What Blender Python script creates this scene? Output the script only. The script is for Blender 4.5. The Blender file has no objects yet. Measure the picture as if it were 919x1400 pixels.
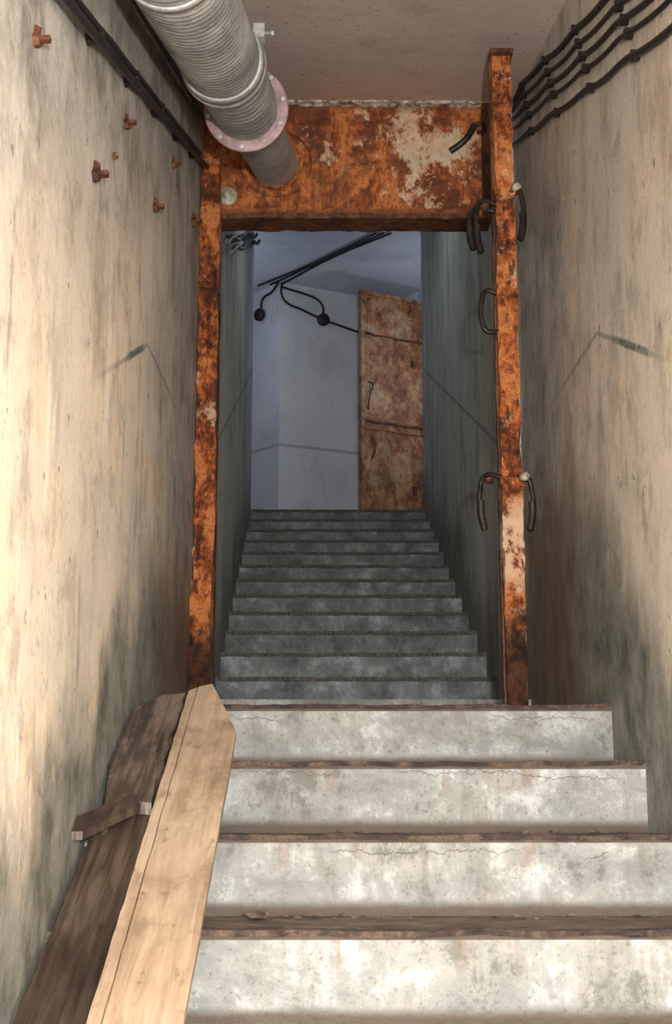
import bpy, bmesh, math, random
from mathutils import Vector, noise as mn
random.seed(7)
S = bpy.context.scene
try:
    S.view_settings.view_transform = 'Standard'
    S.view_settings.look = 'None'
except Exception as e:
    print(e)
COL = S.collection

# ------------------------------------------------------------ node helpers
def lin(r, g, b):
    f = lambda c: ((c/255.0)/12.92 if c/255.0 <= 0.04045 else ((c/255.0+0.055)/1.055)**2.4)
    return (f(r), f(g), f(b), 1.0)

class M:
    def __init__(s, name):
        s.m = bpy.data.materials.new(name); s.m.use_nodes = True
        s.nt = s.m.node_tree; s.b = s.nt.nodes['Principled BSDF']
        s.tc = s.nt.nodes.new('ShaderNodeTexCoord').outputs['Object']
        sep = s.nt.nodes.new('ShaderNodeSeparateXYZ'); s.nt.links.new(s.tc, sep.inputs[0])
        s.x, s.y, s.z = sep.outputs
    def put(s, sock, v):
        if isinstance(v, (int, float)):
            sock.default_value = v
        elif isinstance(v, tuple):
            sock.default_value = v
        else:
            s.nt.links.new(v, sock)
    def math(s, op, a, b=0.0, c=None, clamp=False):
        n = s.nt.nodes.new('ShaderNodeMath'); n.operation = op; n.use_clamp = clamp
        s.put(n.inputs[0], a); s.put(n.inputs[1], b)
        if c is not None: s.put(n.inputs[2], c)
        return n.outputs[0]
    def vec(s, sc, off=(0, 0, 0)):
        n = s.nt.nodes.new('ShaderNodeMapping'); n.inputs['Scale'].default_value = sc
        n.inputs['Location'].default_value = off
        s.nt.links.new(s.tc, n.inputs[0]); return n.outputs[0]
    def noise(s, scale, sc=(1, 1, 1), detail=6, rough=0.6, dist=0.0, off=(0, 0, 0)):
        n = s.nt.nodes.new('ShaderNodeTexNoise')
        n.inputs['Scale'].default_value = scale; n.inputs['Detail'].default_value = detail
        n.inputs['Roughness'].default_value = rough; n.inputs['Distortion'].default_value = dist
        s.nt.links.new(s.vec(sc, off), n.inputs['Vector']); return n.outputs['Fac']
    def ramp(s, f, stops):
        n = s.nt.nodes.new('ShaderNodeValToRGB'); e = n.color_ramp.elements
        while len(e) < len(stops): e.new(0.5)
        for i, (p, c) in enumerate(stops):
            e[i].position = p
            e[i].color = c if isinstance(c, tuple) else (c, c, c, 1)
        s.put(n.inputs[0], f); return n.outputs[0]
    def rng(s, f, a, b, c=0.0, d=1.0):
        n = s.nt.nodes.new('ShaderNodeMapRange'); n.interpolation_type = 'SMOOTHSTEP'
        s.put(n.inputs[0], f)
        for i, v in zip((1, 2, 3, 4), (a, b, c, d)): n.inputs[i].default_value = v
        return n.outputs[0]
    def mix(s, f, a, b, t='MIX'):
        n = s.nt.nodes.new('ShaderNodeMix'); n.data_type = 'RGBA'; n.blend_type = t
        s.put(n.inputs[0], f); s.put(n.inputs[6], a); s.put(n.inputs[7], b)
        return n.outputs[2]
    def band(s, v, centre, half):
        d = s.math('ABSOLUTE', s.math('SUBTRACT', v, centre))
        return s.rng(d, half*0.4, half, 1.0, 0.0)
    def out(s, col, rough=0.8, bump=None, bs=0.3, bd=0.01, metal=0.0, spec=None):
        s.put(s.b.inputs['Base Color'], col); s.put(s.b.inputs['Roughness'], rough)
        s.put(s.b.inputs['Metallic'], metal)
        if spec is not None: s.b.inputs['Specular IOR Level'].default_value = spec
        if bump is not None:
            n = s.nt.nodes.new('ShaderNodeBump'); n.inputs['Strength'].default_value = bs
            n.inputs['Distance'].default_value = bd
            s.put(n.inputs['Height'], bump); s.nt.links.new(n.outputs[0], s.b.inputs['Normal'])
        return s.m

# ------------------------------------------------------------ materials
def wall_near(name, warm, markh, upper, gy, gh, wetlift):
    m = M(name)
    big = m.noise(1.6, (1, 1, 0.8), 6, 0.65, 0.3)
    streak = m.noise(3.6, (1, 1.0, 0.40), 9, 0.76, 0.3)
    fine = m.noise(70, (1, 1, 0.9), 6, 0.75)
    mid = m.noise(6, (1, 1, 0.9), 9, 0.76, 0.2, (2, 7, 1))
    col = m.ramp(big, [(0.32, lin(202, 195, 182)), (0.5, lin(222, 211, 194)), (0.68, warm)])
    col = m.mix(m.rng(streak, 0.48, 0.64, 0, 0.62), col, lin(150, 140, 128))
    s2 = m.noise(12, (1, 1.2, 0.06), 4, 0.6, 0.0, (3, 5, 2))
    s2m = m.math('MULTIPLY', m.rng(s2, 0.58, 0.66, 0, 0.6), m.rng(big, 0.42, 0.58))
    col = m.mix(s2m, col, lin(240, 235, 226))
    s3 = m.noise(17, (1, 1.0, 0.05), 5, 0.65, 0.0, (8, 2, 5))
    s3m = m.math('MULTIPLY', m.rng(s3, 0.60, 0.68, 0, 0.5), m.rng(mid, 0.44, 0.56))
    col = m.mix(s3m, col, lin(116, 102, 88))
    col = m.mix(m.rng(mid, 0.52, 0.64, 0, 0.45), col, lin(140, 128, 114))
    fl = m.math('MINIMUM', m.math('MULTIPLY_ADD', m.math('SUBTRACT', m.y, 3.75), 0.427, 0.136), 0.136)
    h = m.math('SUBTRACT', m.z, fl)
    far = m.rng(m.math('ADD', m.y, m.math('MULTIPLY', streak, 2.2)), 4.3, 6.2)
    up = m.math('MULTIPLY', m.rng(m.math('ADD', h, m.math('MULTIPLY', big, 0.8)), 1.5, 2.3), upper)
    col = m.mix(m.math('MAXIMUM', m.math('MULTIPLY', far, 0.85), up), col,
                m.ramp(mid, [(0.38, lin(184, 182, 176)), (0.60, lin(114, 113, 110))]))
    hn = m.math('SUBTRACT', h, m.math('MULTIPLY', m.noise(3.0, (1, 1, 0.6), 8, 0.74), 0.95))
    hn = m.math('SUBTRACT', hn, m.math('MULTIPLY', m.band(m.y, 4.6, 1.6), wetlift))
    wet = m.rng(hn, -0.32, 0.06, 0.93, 0.0)
    col = m.mix(wet, col, m.ramp(mid, [(0.38, lin(54, 62, 57)), (0.60, lin(136, 138, 130))]))
    br = m.math('MULTIPLY', m.rng(hn, -0.10, 0.25, 0.65, 0.0), m.rng(m.y, 3.9, 4.6))
    col = m.mix(br, col, lin(116, 80, 48))
    ln = m.band(h, markh, 0.011)
    ln = m.math('MULTIPLY', ln, m.math('MULTIPLY', m.rng(m.y, 2.7, 3.4), m.rng(m.y, 4.1, 5.0, 1, 0)))
    ln = m.math('MULTIPLY', ln, m.rng(fine, 0.35, 0.55, 0.2, 0.6))
    col = m.mix(ln, col, lin(84, 92, 88))
    gm = m.math('MULTIPLY', m.band(h, markh+0.002, 0.017), m.band(m.y, gy, gh))
    gm = m.math('MULTIPLY', gm, m.rng(fine, 0.40, 0.52, 0.3, 0.9))
    col = m.mix(gm, col, lin(54, 84, 76))
    pits = m.noise(20, (1, 1, 0.9), 4, 0.7, 0, (9, 1, 4))
    col = m.mix(m.rng(pits, 0.64, 0.69, 0, 0.7), col, lin(92, 76, 62))
    col = m.mix(m.rng(fine, 0.55, 0.70, 0, 0.4), col, lin(112, 104, 94))
    bump = m.math('ADD', m.math('MULTIPLY', fine, 0.6), m.math('ADD', m.math('MULTIPLY', mid, 0.9), m.math('MULTIPLY', pits, -0.6)))
    return m.out(col, m.rng(streak, 0.3, 0.7, 0.4, 0.75), bump, 0.5, 0.013)

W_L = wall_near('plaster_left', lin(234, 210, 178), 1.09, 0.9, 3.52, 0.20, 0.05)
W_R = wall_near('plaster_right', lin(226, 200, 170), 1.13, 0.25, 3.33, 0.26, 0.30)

def wall_passage():
    m = M('plaster_passage')
    big = m.noise(1.5, (1, 1, 0.6), 5, 0.6); fine = m.noise(50, (1, 1, 0.7), 5, 0.7)
    streak = m.noise(5, (1, 1, 0.4), 8, 0.72, 0.3)
    col = m.ramp(big, [(0.3, lin(176, 180, 178)), (0.7, lin(206, 208, 204))])
    col = m.mix(m.rng(streak, 0.46, 0.64, 0, 0.65), col, lin(124, 122, 116))
    h = m.math('SUBTRACT', m.z, m.math('MULTIPLY_ADD', m.math('SUBTRACT', m.y, 5.6), 0.391, 0.322))
    hn = m.math('SUBTRACT', h, m.math('MULTIPLY', streak, 0.5))
    col = m.mix(m.rng(hn, -0.2, 0.25, 0.7, 0), col, lin(84, 84, 78))
    col = m.mix(m.math('MULTIPLY', m.band(h, 1.08, 0.014), 0.5), col, lin(60, 64, 64))
    return m.out(col, 0.75, m.math('ADD', fine, streak), 0.5, 0.014)
W_P = wall_passage()

def wall_room():
    m = M('plaster_room')
    big = m.noise(1.2, (1, 1, 1), 4); fine = m.noise(30)
    col = m.ramp(big, [(0.3, lin(184, 189, 202)), (0.7, lin(206, 210, 220))])
    ln = m.math('MULTIPLY', m.band(m.z, 2.56, 0.018), 0.5)
    col = m.mix(ln, col, lin(90, 100, 108))
    mid = m.noise(4, (1, 1, 0.5), 7, 0.7, 0.4)
    col = m.mix(m.rng(mid, 0.50, 0.7, 0, 0.35), col, lin(144, 146, 150))
    return m.out(col, 0.85, fine, 0.3, 0.01)
W_F = wall_room()

def ceil_mat():
    m = M('ceiling_concrete')
    big = m.noise(1.8, (1, 1, 1), 7, 0.65); fine = m.noise(45, (1, 1, 1), 5, 0.7)
    col = m.ramp(big, [(0.3, lin(182, 168, 158)), (0.55, lin(202, 188, 178)), (0.72, lin(204, 184, 166))])
    bd = m.noise(4, (1, 1.4, 1), 8, 0.7, 0.2, (3, 1, 1))
    col = m.mix(m.rng(bd, 0.50, 0.66, 0, 0.4), col, lin(158, 140, 128))
    sp = m.noise(50, (1, 1, 1), 4, 0.65)
    col = m.mix(m.rng(sp, 0.61, 0.67, 0, 0.75), col, lin(112, 92, 78))
    lk = m.math('MULTIPLY', m.rng(m.y, 4.3, 5.3), m.rng(big, 0.35, 0.6))
    col = m.mix(m.math('MULTIPLY', lk, 0.45), col, lin(176, 128, 96))
    return m.out(col, 0.8, fine, 0.3, 0.006)
CEIL = ceil_mat()

def riser_mat():
    m = M('stair_riser_concrete')
    big = m.noise(2.6, (1, 1, 1.2), 7, 0.7, 0.4); fine = m.noise(45, (1, 1, 1), 6, 0.75)
    blot = m.noise(7, (1, 1, 0.9), 9, 0.78, 0.15)
    vst = m.noise(12, (1, 0.2, 0.22), 6, 0.7, 0, (2, 6, 1))
    col = m.ramp(big, [(0.32, lin(106, 109, 108)), (0.5, lin(137, 140, 138)), (0.68, lin(160, 158, 150))])
    wm = m.math('MULTIPLY', m.rng(blot, 0.49, 0.60), m.rng(big, 0.38, 0.58))
    col = m.mix(m.math('MULTIPLY', wm, 0.62), col, lin(196, 202, 206))
    col = m.mix(m.rng(vst, 0.50, 0.64, 0, 0.5), col, lin(110, 109, 102))
    col = m.mix(m.rng(blot, 0.47, 0.37, 0, 0.7), col, lin(82, 84, 79))
    drip = m.noise(14, (1, 0.2, 0.12), 4, 0.6)
    loc = m.math('FLOORED_MODULO', m.math('SUBTRACT', m.z, 0.136-1.6-0.016), 0.16)
    top = m.rng(loc, 0.06, 0.15)
    col = m.mix(m.math('MULTIPLY', m.rng(drip, 0.56, 0.68, 0, 0.55), top), col, lin(116, 94, 78))
    near = m.rng(m.y, 5.0, 5.2, 1, 0)
    wob = m.math('MULTIPLY_ADD', m.math('SUBTRACT', m.noise(4, (1, 3, 0.1), 7, 0.72, 0, (3, 0, 0)), 0.5), 0.14, 0.142)
    cr = m.rng(m.math('ABSOLUTE', m.math('SUBTRACT', loc, wob)), 0.0003, 0.0024, 0.7, 0.0)
    cr = m.math('MULTIPLY', m.math('MULTIPLY', cr, near), m.rng(m.noise(2.0, (1, 3, 0.3), 3, 0.5, 0, (7, 1, 0)), 0.50, 0.55))
    col = m.mix(cr, col, lin(64, 54, 46))
    dirt = m.rng(m.math('SUBTRACT', loc, m.math('MULTIPLY', blot, 0.05)), -0.012, 0.016, 0.95, 0)
    col = m.mix(m.math('MULTIPLY', dirt, near), col, lin(72, 60, 48))
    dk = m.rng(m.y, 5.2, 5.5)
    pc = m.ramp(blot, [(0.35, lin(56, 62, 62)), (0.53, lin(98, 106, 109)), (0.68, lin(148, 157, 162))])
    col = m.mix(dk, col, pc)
    sp = m.noise(110, (1, 1, 1), 3, 0.6)
    col = m.mix(m.rng(sp, 0.58, 0.70, 0, 0.5), col, lin(80, 74, 66))
    bump = m.math('ADD', m.math('MULTIPLY', fine, 0.7), blot)
    return m.out(col, m.rng(blot, 0.42, 0.6, 0.6, 0.34), bump, 0.6, 0.012)
RISER = riser_mat()

def tread_mat():
    m = M('stair_tread_dirt')
    a = m.noise(12, (1, 1, 1), 6, 0.7); f = m.noise(60)
    col = m.ramp(a, [(0.35, lin(54, 45, 38)), (0.5, lin(94, 80, 66)), (0.65, lin(126, 110, 92))])
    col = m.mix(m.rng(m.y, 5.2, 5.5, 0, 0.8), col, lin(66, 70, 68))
    return m.out(col, 0.6, m.math('ADD', a, f), 0.8, 0.015)
TREAD = tread_mat()

def nosing_mat():
    m = M('rusted_nosing')
    a = m.noise(13, (1, 1, 1), 7, 0.75); f = m.noise(80)
    col = m.ramp(a, [(0.38, lin(28, 21, 20)), (0.5, lin(58, 43, 37)), (0.60, lin(98, 78, 64)), (0.7, lin(60, 42, 40))])
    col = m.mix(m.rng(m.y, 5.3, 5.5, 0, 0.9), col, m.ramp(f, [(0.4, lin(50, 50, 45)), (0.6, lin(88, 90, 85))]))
    return m.out(col, 0.5, m.math('ADD', a, f), 0.9, 0.01)
NOSE = nosing_mat()

def rust(name, paint=0.35):
    m = M(name)
    a = m.noise(7, (1, 1, 0.7), 9, 0.75, 0.3); b = m.noise(40, (1, 1, 0.7), 7, 0.75, 0.2)
    p = m.noise(7, (1, 1, 0.8), 10, 0.78, 0.2, (4, 2, 7))
    v = m.math('ADD', m.math('MULTIPLY', a, 0.6), m.math('MULTIPLY', b, 0.4))
    col = m.ramp(v, [(0.39, lin(44, 24, 17)), (0.455, lin(110, 54, 27)), (0.50, lin(176, 96, 46)),
                     (0.55, lin(214, 140, 80)), (0.62, lin(142, 74, 40))])
    col = m.mix(m.rng(p, 0.60-0.1*paint, 0.66-0.1*paint, 0, 0.8), col, lin(218, 190, 156))
    dk = m.noise(24, (1, 1, 0.3), 6, 0.75, 0, (1, 8, 3))
    col = m.mix(m.rng(dk, 0.56, 0.65, 0, 0.85), col, lin(46, 27, 22))
    return m, col, v, p
m, col, v, p = rust('rusted_post_steel', 0.15)
zp = m.math('MULTIPLY', m.band(m.z, 0.72, 0.20), m.rng(v, 0.46, 0.53))
zp = m.math('MULTIPLY', zp, m.rng(m.x, 0.0, 0.2))
col = m.mix(m.math('MULTIPLY', zp, 0.75), col, lin(228, 204, 176))
zl = m.rng(m.math('ADD', m.z, m.math('MULTIPLY', v, 0.35)), 0.56, 0.74, 0.92, 0.0)
col = m.mix(zl, col, m.ramp(v, [(0.45, lin(26, 16, 13)), (0.58, lin(82, 48, 32))]))
RUST = m.out(col, m.rng(v, 0.42, 0.58, 0.28, 0.6), m.math('ADD', v, p), 1.0, 0.02, 0.1)
m, col, v, p = rust('rusted_lintel_steel', 0.0)
col = m.mix(0.25, col, lin(176, 98, 52))
vs_ = m.noise(15, (1, 1, 0.15), 6, 0.7, 0, (5, 5, 0))
col = m.mix(m.rng(vs_, 0.50, 0.64, 0, 0.6), col, lin(92, 48, 26))
dd_ = m.noise(5, (1, 1, 1), 8, 0.75, 0.2, (2, 2, 9))
col = m.mix(m.rng(dd_, 0.50, 0.60, 0, 0.6), col, lin(74, 40, 26))
bias = m.rng(m.x, -0.3, 0.42, 0.0, 0.110)
bias = m.math('SUBTRACT', bias, m.math('MULTIPLY', m.math('ABSOLUTE', m.math('SUBTRACT', m.z, 2.64)), 0.28))
bias = m.math('SUBTRACT', bias, m.rng(m.x, 0.60, 0.70, 0.0, 0.07))
pp = m.math('ADD', m.math('ADD', m.math('MULTIPLY', p, 0.7), m.math('MULTIPLY', v, 0.3)), bias)
col = m.mix(m.rng(pp, 0.565, 0.605, 0, 0.85), col, m.ramp(v, [(0.45, lin(190, 136, 86)), (0.55, lin(214, 198, 172))]))
edge = m.math('ADD', m.math('ABSOLUTE', m.math('SUBTRACT', m.z, 2.56)), m.math('MULTIPLY', v, 0.25))
col = m.mix(m.rng(edge, 0.35, 0.42, 0, 0.8), col, lin(64, 38, 32))
LINT = m.out(col, m.rng(v, 0.42, 0.58, 0.35, 0.7), m.math('ADD', v, p), 0.9, 0.015, 0.1)
m, col, v, p = rust('rusted_far_door', 0.3)
yel = m.ramp(m.noise(5, (1, 1, 0.8), 9, 0.8, 0.2), [(0.41, lin(62, 38, 27)), (0.48, lin(112, 76, 50)), (0.55, lin(158, 132, 98)), (0.64, lin(168, 158, 138))])
col = m.mix(0.72, col, yel)
DOORM = m.out(col, 0.6, v, 0.8, 0.01)
m, col, v, p = rust('rust_dark', -2.0)
col = m.mix(0.8, col, lin(40, 24, 19))
RUSTD = m.out(col, 0.6, v, 1.0, 0.012, 0.1)

def simple(name, c1, c2, scale=20, rough=0.6, metal=0.0, bs=0.3, sc=(1, 1, 1)):
    m = M(name); a = m.noise(scale, sc, 6, 0.65)
    return m.out(m.ramp(a, [(0.35, c1), (0.65, c2)]), rough, a, bs, 0.01, metal)
BLACK = simple('black_cable_rubber', lin(14, 13, 14), lin(36, 32, 32), 30, 0.5)
IRON = simple('dark_wrought_iron', lin(18, 16, 16), lin(54, 42, 37), 25, 0.45, 0.3)
FLANGE = simple('primer_pink_flange', lin(112, 86, 88), lin(156, 130, 132), 25, 0.5, 0.1)
CREAM = simple('bolt_cream_paint', lin(120, 110, 96), lin(196, 190, 176), 40, 0.5)
CRUMB = simple('crumbled_mortar', lin(90, 64, 48), lin(206, 196, 178), 35, 0.9)
def galv():
    m = M('galvanised_duct')
    a = m.noise(6, (1, 1, 1), 7, 0.7); f = m.noise(60, (1, 1, 1), 6, 0.75)
    col = m.ramp(a, [(0.35, lin(134, 136, 136)), (0.65, lin(188, 189, 186))])
    col = m.mix(m.rng(f, 0.55, 0.68, 0, 0.6), col, lin(222, 222, 218))
    col = m.mix(m.rng(f, 0.45, 0.34, 0, 0.6), col, lin(100, 98, 96))
    ds = m.noise(14, (1, 1, 1), 6, 0.75, 0, (4, 4, 4))
    col = m.mix(m.rng(ds, 0.58, 0.66, 0, 0.5), col, lin(104, 96, 86))
    return m.out(col, m.rng(a, 0.35, 0.65, 0.35, 0.55), f, 0.5, 0.006, 0.3)
GALV = galv()
def wood(name, c, rough=0.6):
    m = M(name)
    g = m.noise(30, (1.6, 0.07, 0.3), 7, 0.65, 0.4); b = m.noise(3, (1, 0.6, 1), 5)
    k = m.math('ADD', m.math('MULTIPLY', g, 0.5), m.math('MULTIPLY', b, 0.5))
    col = m.ramp(k, [(0.38, c[0]), (0.5, c[1]), (0.62, c[2])])
    sp = m.noise(26, (1, 0.5, 1), 5, 0.7, 0, (5, 5, 5))
    col = m.mix(m.rng(sp, 0.58, 0.70, 0, 0.65), col, c[3])
    st = m.noise(6, (1, 0.5, 1), 7, 0.7, 0.3, (1, 5, 9))
    col = m.mix(m.rng(st, 0.50, 0.66, 0, 0.5), col, c[3])
    return m.out(col, rough, g, 0.6, 0.008)
TAN = wood('raw_plank_wood', [lin(140, 120, 100), lin(166, 146, 124), lin(184, 166, 144), lin(104, 84, 66)], 0.6)
DARKW = wood('wet_dark_wood', [lin(34, 27, 23), lin(62, 51, 43), lin(94, 81, 70), lin(24, 19, 16)], 0.28)
GREYW = wood('weathered_wood', [lin(44, 36, 31), lin(78, 67, 59), lin(120, 108, 98), lin(28, 21, 18)], 0.25)

# ------------------------------------------------------------ mesh helpers
def obj(name, verts, faces, mats, fm=None, parent=None, smooth=False):
    me = bpy.data.meshes.new(name); me.from_pydata([tuple(v) for v in verts], [], faces)
    for a in (mats if isinstance(mats, list) else [mats]): me.materials.append(a)
    if fm:
        for p_, i in zip(me.polygons, fm): p_.material_index = i
    bm = bmesh.new(); bm.from_mesh(me); bmesh.ops.recalc_face_normals(bm, faces=bm.faces); bm.to_mesh(me); bm.free()
    if smooth:
        for p_ in me.polygons: p_.use_smooth = True
    o = bpy.data.objects.new(name, me); COL.objects.link(o)
    if parent: o.parent = parent
    return o
def empty(name, loc=(0, 0, 0)):
    e = bpy.data.objects.new(name, None); e.empty_display_size = 0.1; COL.objects.link(e); return e
def prism(name, poly, z0, z1, mat, parent=None):
    f0 = z0 if callable(z0) else (lambda x, y: z0); f1 = z1 if callable(z1) else (lambda x, y: z1)
    n = len(poly)
    vs = [(x, y, f0(x, y)) for x, y in poly]+[(x, y, f1(x, y)) for x, y in poly]
    fs = [tuple(range(n)), tuple(range(n, 2*n))]+[(i, (i+1) % n, n+(i+1) % n, n+i) for i in range(n)]
    return obj(name, vs, fs, mat, parent=parent)
def rbox(name, a, b, mat, seg=0.03, amp=0.003, parent=None, bev=0.0, fr=14.0):
    bm = bmesh.new()
    L = [b[i]-a[i] for i in range(3)]
    n = [max(1, min(140, int(round(l/seg)))) for l in L]
    def P(i, j, k): return (a[0]+L[0]*i/n[0], a[1]+L[1]*j/n[1], a[2]+L[2]*k/n[2])
    cache = {}
    def V(i, j, k):
        if (i, j, k) not in cache: cache[(i, j, k)] = bm.verts.new(P(i, j, k))
        return cache[(i, j, k)]
    for s in (0, n[0]):
        for j in range(n[1]):
            for k in range(n[2]): bm.faces.new((V(s, j, k), V(s, j+1, k), V(s, j+1, k+1), V(s, j, k+1)))
    for s in (0, n[1]):
        for i in range(n[0]):
            for k in range(n[2]): bm.faces.new((V(i, s, k), V(i+1, s, k), V(i+1, s, k+1), V(i, s, k+1)))
    for s in (0, n[2]):
        for i in range(n[0]):
            for j in range(n[1]): bm.faces.new((V(i, j, s), V(i+1, j, s), V(i+1, j+1, s), V(i, j+1, s)))
    for v_ in bm.verts:
        q = v_.co.copy()
        v_.co += mn.noise_vector(q*fr)*amp+mn.noise_vector(q*fr*3.1)*amp*0.5
    bmesh.ops.recalc_face_normals(bm, faces=bm.faces)
    me = bpy.data.meshes.new(name); bm.to_mesh(me); bm.free(); me.materials.append(mat)
    o = bpy.data.objects.new(name, me); COL.objects.link(o)
    if parent: o.parent = parent
    return o
def tube(name, pts, r, mat, parent=None, smooth=True, cyc=False, res=4):
    cu = bpy.data.curves.new(name, 'CURVE'); cu.dimensions = '3D'; cu.bevel_depth = r; cu.bevel_resolution = res
    cu.use_fill_caps = True
    sp = cu.splines.new('BEZIER' if smooth else 'POLY')
    if smooth:
        sp.bezier_points.add(len(pts)-1)
        for bp, q in zip(sp.bezier_points, pts):
            bp.co = q; bp.handle_left_type = bp.handle_right_type = 'AUTO'
    else:
        sp.points.add(len(pts)-1)
        for bp, q in zip(sp.points, pts): bp.co = (*q, 1)
    sp.use_cyclic_u = cyc
    cu.materials.append(mat)
    o = bpy.data.objects.new(name, cu); COL.objects.link(o)
    if parent: o.parent = parent
    return o
def revolve(name, A, D, prof, mat, parent=None, seg=48, helix=None, smooth=True, caps=True):
    A = Vector(A); D = Vector(D).normalized()
    U = D.cross(Vector((0, 0, 1))).normalized(); W = U.cross(D).normalized()
    vs = []; fs = []
    for s_, r_ in prof:
        for k in range(seg):
            t = 2*math.pi*k/seg; rr = r_
            if helix:
                c = math.cos(2*math.pi*s_/helix[0]-t)
                rr += helix[1]*max(0, c)**3
            vs.append(A+D*s_+(U*math.cos(t)+W*math.sin(t))*rr)
    n = len(prof)
    for i in range(n-1):
        for k in range(seg):
            fs.append((i*seg+k, i*seg+(k+1) % seg, (i+1)*seg+(k+1) % seg, (i+1)*seg+k))
    if caps:
        fs.append(tuple(range(seg))); fs.append(tuple((n-1)*seg+k for k in range(seg)))
    return obj(name, vs, fs, mat, parent=parent, smooth=smooth)

# ------------------------------------------------------------ layout constants
XL, XR = -0.554, 0.82
PY = 5.32
CS = 0.22
ya, za, T, R = 3.75, 0.136, 0.375, 0.16
def nl(y): return za+(R/T)*(y-ya)
def cz(y):
    if y > 3.6: return 2.855-CS*(5.32-y)
    z36 = 2.855-CS*(5.32-3.6)
    return max(z36-0.42*(3.6-y), 1.25)
def pxl(y): return -0.486-0.094*(y-PY)/(9.3-PY)
def pxr(y): return 0.73-0.018*(y-PY)/(9.42-PY)

# ------------------------------------------------------------ staircases
def flight(name, prof, xl, xr):
    e = empty(name); vs = []; fs = []; fm = []
    for i in range(len(prof)-1):
        (y1, z1), (y2, z2) = prof[i], prof[i+1]; b = len(vs)
        vs += [(xl(y1), y1, z1), (xr(y1), y1, z1), (xr(y2), y2, z2), (xl(y2), y2, z2)]
        fs.append((b, b+1, b+2, b+3)); fm.append(0 if abs(y1-y2) < 1e-6 else 1)
    me = bpy.data.meshes.new('steps'); me.from_pydata(vs, [], fs)
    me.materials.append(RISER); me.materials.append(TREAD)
    for p_, i in zip(me.polygons, fm): p_.material_index = i
    bm = bmesh.new(); bm.from_mesh(me)
    for f in bm.faces:
        f.normal_update()
        if f.normal.y > 0.5 or f.normal.z < -0.5: f.normal_flip()
    bm.to_mesh(me); bm.free()
    o = bpy.data.objects.new('steps', me); COL.objects.link(o); o.parent = e
    return e
nst = 9
prof = [(ya-T*nst, za-R*(nst+1))]
for i in range(nst, -1, -1):
    y = ya-T*i; z = za-R*i
    prof.append((y, z)); prof.append((y+T if i else 5.24, z-(0.016 if i else 0)))
prof += [(5.24, 0.215), (5.31, 0.215)]
stair = flight('concrete_staircase', prof, lambda y: XL, lambda y: XR)
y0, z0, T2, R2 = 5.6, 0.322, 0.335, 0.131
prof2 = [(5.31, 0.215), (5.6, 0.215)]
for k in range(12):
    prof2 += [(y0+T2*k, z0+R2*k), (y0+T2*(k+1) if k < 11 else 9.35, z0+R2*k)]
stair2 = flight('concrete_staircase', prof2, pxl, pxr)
ztop = z0+R2*11
prism('floor_upper_room', [(-1.35, 9.35), (1.35, 9.35), (1.35, 12.2), (-1.35, 12.2)], ztop-0.2, ztop, TREAD)
prism('floor', [(XL, -1.4), (XR, -1.4), (XR, ya-T*nst), (XL, ya-T*nst)], za-R*(nst+1)-.2, za-R*(nst+1), TREAD)

def nosing(par, name, y, z, x0, x1, h=0.012, d=0.03, over=0.008, amp=0.0035):
    rbox(name, (x0, y-over, z-h), (x1, y+d, z+0.003), NOSE, 0.016, amp, par, fr=11)
for i in range(nst+1):
    nosing(stair, 'nosing_%d' % i, ya-T*i, za-R*i, XL+0.01, XR-0.01, 0.009, amp=0.0055)
for k in range(12):
    yy = y0+T2*k
    nosing(stair2, 'nosing_%d' % k, yy, z0+R2*k, pxl(yy)+.004, pxr(yy)-.004, 0.014, 0.03, 0.018, 0.0035)

# ------------------------------------------------------------ walls / ceilings
prism('wall_left', [(XL, -1.4), (XL, PY), (XL-0.3, PY), (XL-0.3, -1.4)], -1.8, 3.1, W_L)
prism('wall_right', [(XR, -1.4), (XR, PY), (XR+0.3, PY), (XR+0.3, -1.4)], -1.8, 3.1, W_R)
prism('wall_back', [(XL-.3, -1.4), (XR+.3, -1.4), (XR+.3, -1.6), (XL-.3, -1.6)], -1.8, 3.1, W_R)
ycs = [-1.4, 0.0, 0.55, 1.5, 3.0, 3.6, 4.2, PY+0.02]
vs = []; fs = []
for y in ycs:
    vs += [(XL-.02, y, cz(y)), (XR+.02, y, cz(y)), (XR+.02, y, cz(y)+0.25), (XL-.02, y, cz(y)+0.25)]
for i in range(len(ycs)-1):
    b = i*4
    for k in range(4): fs.append((b+k, b+(k+1) % 4, b+4+(k+1) % 4, b+4+k))
obj('ceiling', vs, fs, CEIL)
prism('wall_passage_left', [(-0.486, PY), (-0.580, 9.3), (-1.5, 9.3), (-1.5, PY)], -0.2, 4.4, W_P)
prism('wall_passage_right', [(0.73, PY), (0.712, 9.42), (1.5, 9.42), (1.5, PY)], -0.2, 4.4, W_P)
prism('ceiling_passage', [(-0.7, 5.50), (0.8, 5.50), (0.8, 9.38), (-0.7, 9.38)],
      lambda x, y: 2.90+(4.0-2.90)*(y-5.5)/(9.36-5.5), 4.5, W_P)
prism('wall_header', [(-0.75, PY+.03), (0.85, PY+.03), (0.85, 5.50), (-0.75, 5.50)], 2.365, 3.2, W_P)
prism('ceiling_upper_room', [(-1.6, 9.3), (1.6, 9.3), (1.6, 12.3), (-1.6, 12.3)], 4.0, 4.2, W_F)
prism('wall_upper_room', [(-1.5, 11.8), (-0.424, 10.5), (0.60, 11.0), (1.3, 9.95), (1.6, 10.2), (1.6, 12.2), (-1.5, 12.2)], ztop, 4.05, W_F)
prism('wall_upper_side_left', [(-1.5, 9.2), (-1.35, 9.2), (-1.35, 12), (-1.5, 12)], 1.5, 4.05, W_F)
prism('wall_upper_side_right', [(1.5, 9.2), (1.35, 9.2), (1.35, 12), (1.5, 12)], 1.5, 4.05, W_F)

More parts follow.
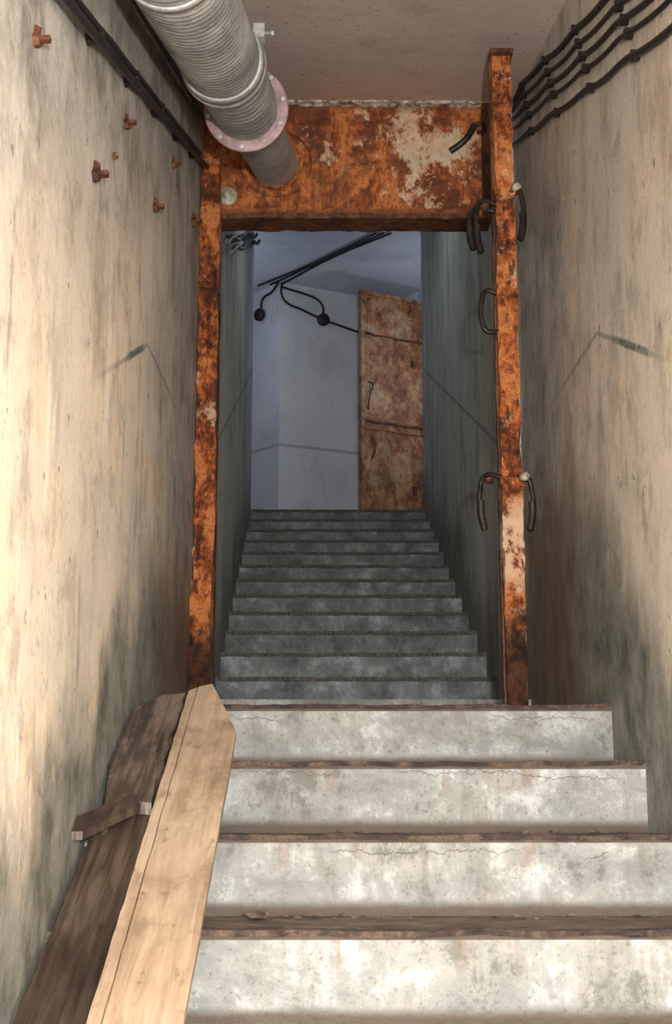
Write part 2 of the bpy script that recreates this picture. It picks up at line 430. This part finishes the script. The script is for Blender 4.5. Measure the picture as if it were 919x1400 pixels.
# ------------------------------------------------------------ door frame / lintel
fr = empty('rusted_steel_door_frame')
rbox('lintel_plate', (-0.553, 5.25, 2.29), (0.70, 5.33, 2.85), LINT, 0.03, 0.006, fr)
rbox('lintel_lower_flange', (-0.50, 5.19, 2.268), (0.70, 5.33, 2.292), RUSTD, 0.02, 0.007, fr)
rbox('lintel_lip', (-0.50, 5.195, 2.29), (0.70, 5.235, 2.315), LINT, 0.02, 0.007, fr)
rbox('lintel_top_crumble', (-0.54, 5.21, 2.822), (0.70, 5.26, 2.84), CRUMB, 0.012, 0.011, fr, fr=20)
rbox('lintel_right_end', (0.67, 5.215, 2.30), (0.72, 5.25, 2.82), RUSTD, 0.03, 0.006, fr)
rbox('jamb_left', (-0.553, 5.27, 0.14), (-0.478, 5.36, 2.30), RUSTD, 0.05, 0.004, fr)
rbox('post_right', (0.606, 4.38, 0.14), (0.676, 4.44, 2.575), RUST, 0.016, 0.007, fr)
rbox('post_right_flange', (0.600, 4.425, 0.14), (0.620, 4.46, 2.56), RUSTD, 0.03, 0.004, fr)
rbox('post_right_cap', (0.598, 4.36, 2.56), (0.684, 4.45, 2.58), RUSTD, 0.02, 0.004, fr)
for z in (2.02, 1.63, 0.933, 0.71):
    rbox('post_right_collar', (0.601, 4.373, z-0.013), (0.682, 4.45, z+0.013), RUST, 0.015, 0.006, fr)
rbox('post_left', (-0.548, 5.11, 0.14), (-0.468, 5.17, 2.50), RUST, 0.018, 0.009, fr)
rbox('post_left_edge', (-0.553, 5.165, 0.14), (-0.53, 5.22, 2.46), RUSTD, 0.03, 0.005, fr)
rbox('post_left_cap', (-0.553, 5.10, 2.48), (-0.50, 5.17, 2.52), RUST, 0.02, 0.006, fr)
for z in (2.14, 1.93, 0.92):
    rbox('post_left_collar', (-0.551, 5.10, z-0.014), (-0.463, 5.18, z+0.014), RUST, 0.02, 0.006, fr)
rbox('hinge_block', (-0.552, 5.06, 0.20), (-0.47, 5.12, 0.68), RUST, 0.025, 0.008, fr)
revolve('duct_collar', (-0.235, 5.275, 2.55), (0, -1, 0), [(0, .155), (.025, .16), (.04, .15), (.04, .12), (0.0, .115)], LINT, fr, 40)
revolve('bolt_plate', (-0.445, 5.255, 2.395), (0, -1, 0), [(0, .042), (.012, .042), (.015, .036), (.015, .018), (.035, .018), (.035, .002)], CREAM, fr, 24)
hk = [(0.53, 5.23, 2.60), (0.575, 5.21, 2.625), (0.61, 5.20, 2.66), (0.635, 5.20, 2.71)]
tube('lintel_hook', hk, 0.014, IRON, fr)
tube('lintel_hook_eye', [(0.635, 5.21, 2.71), (0.67, 5.2, 2.715), (0.68, 5.2, 2.69), (0.65, 5.2, 2.67)], 0.008, IRON, fr)
def lever(x, y, z, dx, L, name):
    e = fr
    tube(name+'_arm', [(0.62 if dx < 0 else 0.665, y+0.02, z), (x, y, z+.005), (x+dx*0.017, y-.005, z-0.04), (x+dx*0.017, y-.01, z-L*0.8), (x+dx*0.005, y-.015, z-L)], 0.009, IRON, e)
    tube(name+'_grip', [(x+dx*0.017, y-.01, z-L*0.45), (x+dx*0.017, y-.01, z-L*0.7), (x+dx*0.006, y-.014, z-L*0.98)], 0.0135, IRON, e)
    revolve(name+'_boss', (x-dx*0.03, y+0.02, z), (dx, 0, 0), [(0, .017), (.02, .019), (.03, .012), (.04, .003)], RUSTD, e, 16)
lever(0.545, 4.38, 0.95, -1, 0.19, 'lever_low')
tube('loop_mid', [(0.61, 4.39, 1.63), (0.562, 4.38, 1.635), (0.548, 4.38, 1.60), (0.548, 4.38, 1.52), (0.562, 4.38, 1.487), (0.61, 4.39, 1.487)], 0.0095, IRON, fr)
lever(0.553, 4.38, 1.975, -1, 0.20, 'lever_top')
lever(0.530, 4.40, 1.955, -1, 0.16, 'lever_top_back')
lever(0.688, 4.37, 0.945, 1, 0.19, 'lever_low_outer')
lever(0.684, 4.37, 2.02, 1, 0.20, 'lever_top_outer')
for z in (0.95, 2.03):
    revolve('bolt_end', (0.675, 4.38, z), (0.6, -1, 0), [(0, .015), (.026, .015), (.03, .010), (.03, .002)], CREAM, fr, 14)

# ------------------------------------------------------------ duct
duct = empty('ventilation_duct')
A = Vector((-0.352, 2.96, 1.88)); B = Vector((-0.244, 5.2, 2.53)); D = (B-A)
def ax(y): return A+D*((y-A.y)/D.y)
Dn = D.normalized(); k = D.length/D.y
def seg(name, ya_, yb_, r, helix, mat=GALV):
    L = (yb_-ya_)*k; n = int(L/0.004)
    revolve(name, ax(ya_), Dn, [(L*i/n, r) for i in range(n+1)], mat, duct, 56, helix)
seg('spiral_duct_main', 1.75, 3.60, 0.117, (0.030, 0.0025))
seg('spiral_duct_joint', 3.60, 4.20, 0.112, (0.050, 0.0028))
seg('spiral_duct_end', 4.20, 5.27, 0.098, (0.05, 0.002))
revolve('clamp_ring', ax(3.50), Dn, [(0, .122), (.004, .127), (.05, .128), (.055, .124), (.06, .130), (.075, .132), (.09, .130), (.095, .121)], GALV, duct, 48)
revolve('seam_ring', ax(2.62), Dn, [(0, .119), (.003, .123), (.03, .123), (.033, .119)], GALV, duct, 48)
revolve('flange_ring', ax(4.16), Dn, [(0, .146), (.002, .150), (.020, .150), (.022, .144), (.022, .10)], FLANGE, duct, 48)
revolve('flange_face', ax(4.158), Dn, [(0, .10), (-.003, .128), (0.0, .146)], FLANGE, duct, 48, caps=False)
U = Dn.cross(Vector((0, 0, 1))).normalized(); Wv = U.cross(Dn).normalized()
for i in range(10):
    t = 2*math.pi*i/10+.2
    c = ax(4.155)+(U*math.cos(t)+Wv*math.sin(t))*0.135
    revolve('flange_bolt_%d' % i, c, -Dn, [(0, .008), (.010, .008), (.010, .001)], GALV, duct, 6, smooth=False)
c = ax(3.54)+(U*0.75+Wv*0.6)*0.145
rbox('clamp_lug', (c.x-.012, c.y-.02, c.z-.03), (c.x+.022, c.y+.02, c.z+.015), GALV, .02, .002, duct)
revolve('clamp_screw', (c.x-.03, c.y-.005, c.z-.01), (1, 0, 0), [(0, .009), (.012, .009), (.012, .005), (.07, .005), (.07, .009), (.08, .009)], GALV, duct, 10)

# ------------------------------------------------------------ cables right wall
cab = empty('wall_cables')
offs = [-.035, .022, .075, .125, .20]
for c in range(5):
    zt = 2.79-offs[c]; ph = 0.5*c
    def zc_(y): 
        return min(zt-0.385*(5.1-y)-0.012*abs(math.sin(y*math.pi/0.55+ph*0.3)), cz(y)-0.020-0.022*c)
    pts = []; y = 5.24
    while y > 1.2:
        pts.append((0.806+0.003*math.sin(y*5+ph), y, zc_(y))); y -= 0.11
    tube('cable_%d' % c, pts, (0.011, 0.008, 0.009, 0.0075, 0.010)[c], BLACK, cab)
    y = 4.95-0.05*c
    while y > 1.5:
        zz = zc_(y)
        rbox('clip', (0.796, y-.008, zz-.014), (0.8195, y+.008, zz+.014), IRON, .012, .003, cab)
        y -= 0.55
cl = empty('wall_cable_run')
pts = []; y = 4.85; i = 0
while y > 1.0:
    pts.append((-0.528+(0.006 if i % 3 else 0), y, 2.375-0.354*(4.85-y)+(0 if i % 3 == 0 else -0.010))); y -= 0.17; i += 1
pts = [(-0.535, 5.2, 2.52), (-0.52, 5.05, 2.44)]+pts
tube('cable', pts, 0.011, BLACK, cl)
tube('cable_second', [(a+.004, b, c_+.024) for a, b, c_ in pts[2:]], 0.007, BLACK, cl)
for j in range(8):
    yy = 4.7-0.51*j; zz = 2.375-0.354*(4.85-yy)
    rbox('cable_clip_%d' % j, (-0.552, yy-.012, zz-.016), (-0.512, yy+.012, zz+.018), IRON, .012, .004, cl)
tube('upper_conduit', [(-0.510, yy_, 2.70-0.345*(5.15-yy_)) for yy_ in (1.5, 2.0, 3.0, 4.0, 5.15)], 0.028, IRON, cl)

def stub(y, z, s=1.0):
    e = empty('rusty_wall_bracket')
    vs = [(0, -.03, -.012), (0, -.012, .010), (0, -.006, .030), (0, .012, .014), (0, .040, .012), (0, .030, -.008), (0, .008, -.020), (0, -.012, -.026)]
    n = len(vs); q = [(XL+.0005+x, y+a*s, z+b*s) for x, a, b in vs]+[(XL+.010*s+.008*random.random(), y+a*s*.75, z+b*s*.75) for x, a, b in vs]
    obj('plate', q, [tuple(range(n)), tuple(range(n, 2*n))]+[(i, (i+1) % n, n+(i+1) % n, n+i) for i in range(n)], RUSTD, parent=e)
    rbox('stub', (XL+.004, y-.010*s, z-.006*s), (XL+.034*s, y+.010*s, z+.004*s), RUSTD, .008, .003, e)
for y, z, s in [(2.2, 1.32, .85), (3.21, 1.676, .9), (2.81, 1.339, 1.05), (3.79, 1.695, 1.0), (4.2, 2.04, .9), (4.85, 2.107, 1.2), (3.05, 1.50, .4)]:
    stub(y, z, s)

# ------------------------------------------------------------ planks on the stairs
def slope_board(name, poly, o0, o1, mat, parent, sub=0.04, amp=0.002):
    n = len(poly)
    pts = []
    for i in range(n):
        p1, p2 = poly[i], poly[(i+1) % n]; L = math.hypot(p2[0]-p1[0], p2[1]-p1[1]); m_ = max(1, int(L/sub))
        for j in range(m_): pts.append((p1[0]+(p2[0]-p1[0])*j/m_, p1[1]+(p2[1]-p1[1])*j/m_))
    rr = []
    for x, y in pts:
        w = mn.noise_vector(Vector((x*30, y*30, 3)))*amp; rr.append((x+w.x, y+w.y))
    n = len(rr)
    vs = [(x, y, nl(y)+o0) for x, y in rr]+[(x, y, nl(y)+o1) for x, y in rr]
    fs = [tuple(range(n)), tuple(range(n, 2*n))]+[(i, (i+1) % n, n+(i+1) % n, n+i) for i in range(n)]
    return obj(name, vs, fs, mat, parent=parent)
pk = empty('wooden_planks')
slope_board('dark_base_board', [(-.545, 1.3), (-.250, 1.3), (-.252, 3.48), (-.36, 3.78), (-.530, 3.70)], 0.006, 0.022, DARKW, pk, .02, .006)
slope_board('tan_board', [(-.382, 1.3), (-.243, 1.3), (-.247, 3.46), (-.343, 3.80), (-.382, 3.78)], 0.024, 0.044, TAN, pk)
slope_board('tan_edge_strip', [(-.408, 1.3), (-.3835, 1.3), (-.3835, 3.76), (-.405, 3.73)], 0.024, 0.050, TAN, pk)
slope_board('broken_board', [(-.51, 2.95), (-.47, 3.06), (-.415, 3.05), (-.412, 3.71), (-.47, 3.70), (-.542, 3.60), (-.545, 3.25)], 0.024, 0.052, GREYW, pk, 0.02, 0.009)
q = [(-.435, 3.03, -.115), (-.46, 3.10, -.090), (-.549, 2.87, -.135), (-.552, 2.83, -.165), (-.53, 2.84, -.165)]
q2 = [(a, b, c_-.018) for a, b, c_ in q]
obj('splinter', q+q2, [tuple(range(5)), tuple(range(5, 10))]+[(i, (i+1) % 5, 5+(i+1) % 5, 5+i) for i in range(5)], DARKW, parent=pk)

# ------------------------------------------------------------ rubble on treads
bm = bmesh.new()
def chip(x, y, z, s):
    g = bmesh.ops.create_icosphere(bm, subdivisions=1, radius=s)
    for v_ in g['verts']:
        v_.co = Vector((v_.co.x*1.6, v_.co.y, v_.co.z*.6))*(0.7+.6*random.random())+Vector((x, y, z+s*.4))
for i in range(1, 5):
    for j in range(26):
        chip(random.uniform(-.2, .78), ya-T*i+T-random.uniform(.02, .09), za-R*i-.012, random.uniform(.003, .007))
chip(-.16, 2.90, -.352, .018)
me = bpy.data.meshes.new('rubble_chips'); bm.to_mesh(me); bm.free(); me.materials.append(TREAD)
o = bpy.data.objects.new('rubble_chips', me); COL.objects.link(o); o.parent = stair
bm = bmesh.new()
for j in range(60):
    kk = random.randint(0, 10)
    chip(random.uniform(.58, .69), y0+T2*kk+random.uniform(.05, .3), z0+R2*kk, random.uniform(.004, .012))
me = bpy.data.meshes.new('rubble_chips_upper'); bm.to_mesh(me); bm.free(); me.materials.append(TREAD)
o = bpy.data.objects.new('rubble_chips_upper', me); COL.objects.link(o); o.parent = stair2

# ------------------------------------------------------------ far steel door
fd = empty('rusted_steel_door')
P0 = Vector((0.243, 10.12, 0)); P1 = Vector((0.82, 10.45, 0)); dd = (P1-P0); LW = dd.length; dd.normalize(); nn = Vector((dd.y, -dd.x, 0))
def dbox(name, u0, u1, z0_, z1_, n0, n1, mat, amp=.003, sg=.04):
    o = rbox(name, (0, 0, 0), (u1-u0, n1-n0, z1_-z0_), mat, sg, amp, None)
    for v_ in o.data.vertices:
        c = v_.co.copy(); w = P0+dd*(u0+c.x)+nn*(n0+c.y); v_.co = Vector((w.x, w.y, z0_+c.z))
    o.parent = fd; return o
dbox('leaf', 0, LW, 1.768, 3.78, 0, .03, DOORM)
dbox('stile_left', 0, .03, 1.768, 3.78, .03, .045, DOORM)
for z in (3.40, 2.66, 1.785):
    dbox('rib', 0, LW, z, z+.018, .03, .045, RUSTD, .008, .02)
dbox('rib_lower_edge', 0, LW, 2.60, 2.615, .03, .04, DOORM, .006, .02)
dbox('rib_top', 0, LW, 3.75, 3.78, .03, .05, DOORM)
for z in (3.18, 2.10):
    dbox('latch', LW-.17, LW-.135, z, z+.06, .03, .05, RUSTD)
def dp(u, z, n): w = P0+dd*u+nn*n; return (w.x, w.y, z)
tube('handle', [dp(.07, 3.00, .03), dp(.10, 2.98, .05), dp(.08, 2.90, .05), dp(.06, 2.80, .05), dp(.07, 2.76, .03)], .007, RUSTD, fd)
tube('handle_low', [dp(.09, 2.55, .03), dp(.12, 2.5, .05), dp(.12, 2.42, .05), dp(.10, 2.35, .03)], .008, RUSTD, fd)

# ------------------------------------------------------------ far cables
fc = empty('electrical_conduit')
def wp(x, z, o=0.02): return (x, 10.5+(x+.424)*.488-o, z)
tube('conduit_main', [wp(-.41, 3.99), wp(-.41, 3.88), wp(-.37, 3.82), wp(-.25, 3.78), wp(-.06, 3.72), wp(.08, 3.69), wp(.45, 3.62)], .010, BLACK, fc)
tube('conduit_loop', [wp(-.40, 3.95), wp(-.33, 3.94), wp(-.2, 3.92), wp(-.10, 3.89), wp(-.055, 3.83), wp(-.06, 3.74)], .010, BLACK, fc)
revolve('junction_box', wp(-.06, 3.715, 0.01), (0.43, -0.9, 0), [(0, .055), (.035, .055), (.045, .045), (.045, .003)], BLACK, fc, 20)
tube('conduit_left', [(-.44, 10.46, 3.98), (-.50, 10.55, 3.93), (-.585, 10.66, 3.90), (-.60, 10.66, 3.80)], .010, BLACK, fc)
revolve('junction_box_left', (-.60, 10.67, 3.76), (-0.7, -0.7, 0), [(0, .055), (.03, .055), (.04, .045), (.04, .003)], BLACK, fc, 20)
for j in range(3):
    tube('ceiling_cable_%d' % j, [(-.62+.11*j, 10.55-.03*j, 3.985), (-.1+.07*j, 9.98-.05*j, 3.985), (.36+.06*j, 9.40, 3.985)], .009, BLACK, fc)
for j in range(2):
    tube('passage_cable_%d' % j, [(pxl(yy_)+.022+.02*j, yy_, 0.4263*yy_-0.055-0.05*j+(0.02 if i_ % 2 else 0)) for i_, yy_ in enumerate((5.55, 6.0, 6.5, 7.0, 7.6, 8.2, 8.8, 9.25))], .012, BLACK, fc)

# ------------------------------------------------------------ lights
def pt(name, loc, e, col, rad):
    l = bpy.data.lights.new(name, 'POINT'); l.energy = e; l.color = col; l.shadow_soft_size = rad
    o = bpy.data.objects.new(name, l); o.location = loc; COL.objects.link(o)
pt('camera_flash', (0.17, -0.35, 0.18), 600, (1.0, 0.985, 0.965), 0.03)
pt('upper_room_fill', (-0.95, 9.7, 3.5), 4, (0.78, 0.87, 1.0), 0.08)  # unseen cool fill, added to brighten the upper room from the left
pt('upper_room_fill', (1.0, 9.65, 3.1), 7, (0.82, 0.89, 1.0), 0.08)  # second added fill from the right, no fixture modelled
pt('passage_fill', (0.1, 7.2, 3.2), 4, (0.85, 0.92, 1.0), 0.1)  # added fill above the sight line to lift the dark passage walls
w = bpy.data.worlds.new('world'); S.world = w; w.use_nodes = True
w.node_tree.nodes['Background'].inputs[0].default_value = (0.6, 0.7, 0.9, 1)
w.node_tree.nodes['Background'].inputs[1].default_value = 0.05

# ------------------------------------------------------------ camera
cd = bpy.data.cameras.new('camera'); cam = bpy.data.objects.new('camera', cd); COL.objects.link(cam)
cd.sensor_fit = 'VERTICAL'; cd.sensor_height = 36; cd.lens = 36*1750/1400.0
cam.location = (0, 0, 0); cam.rotation_euler = (math.radians(90+10.68), 0, math.radians(-0.31))
cd.clip_start = 0.02
S.camera = cam
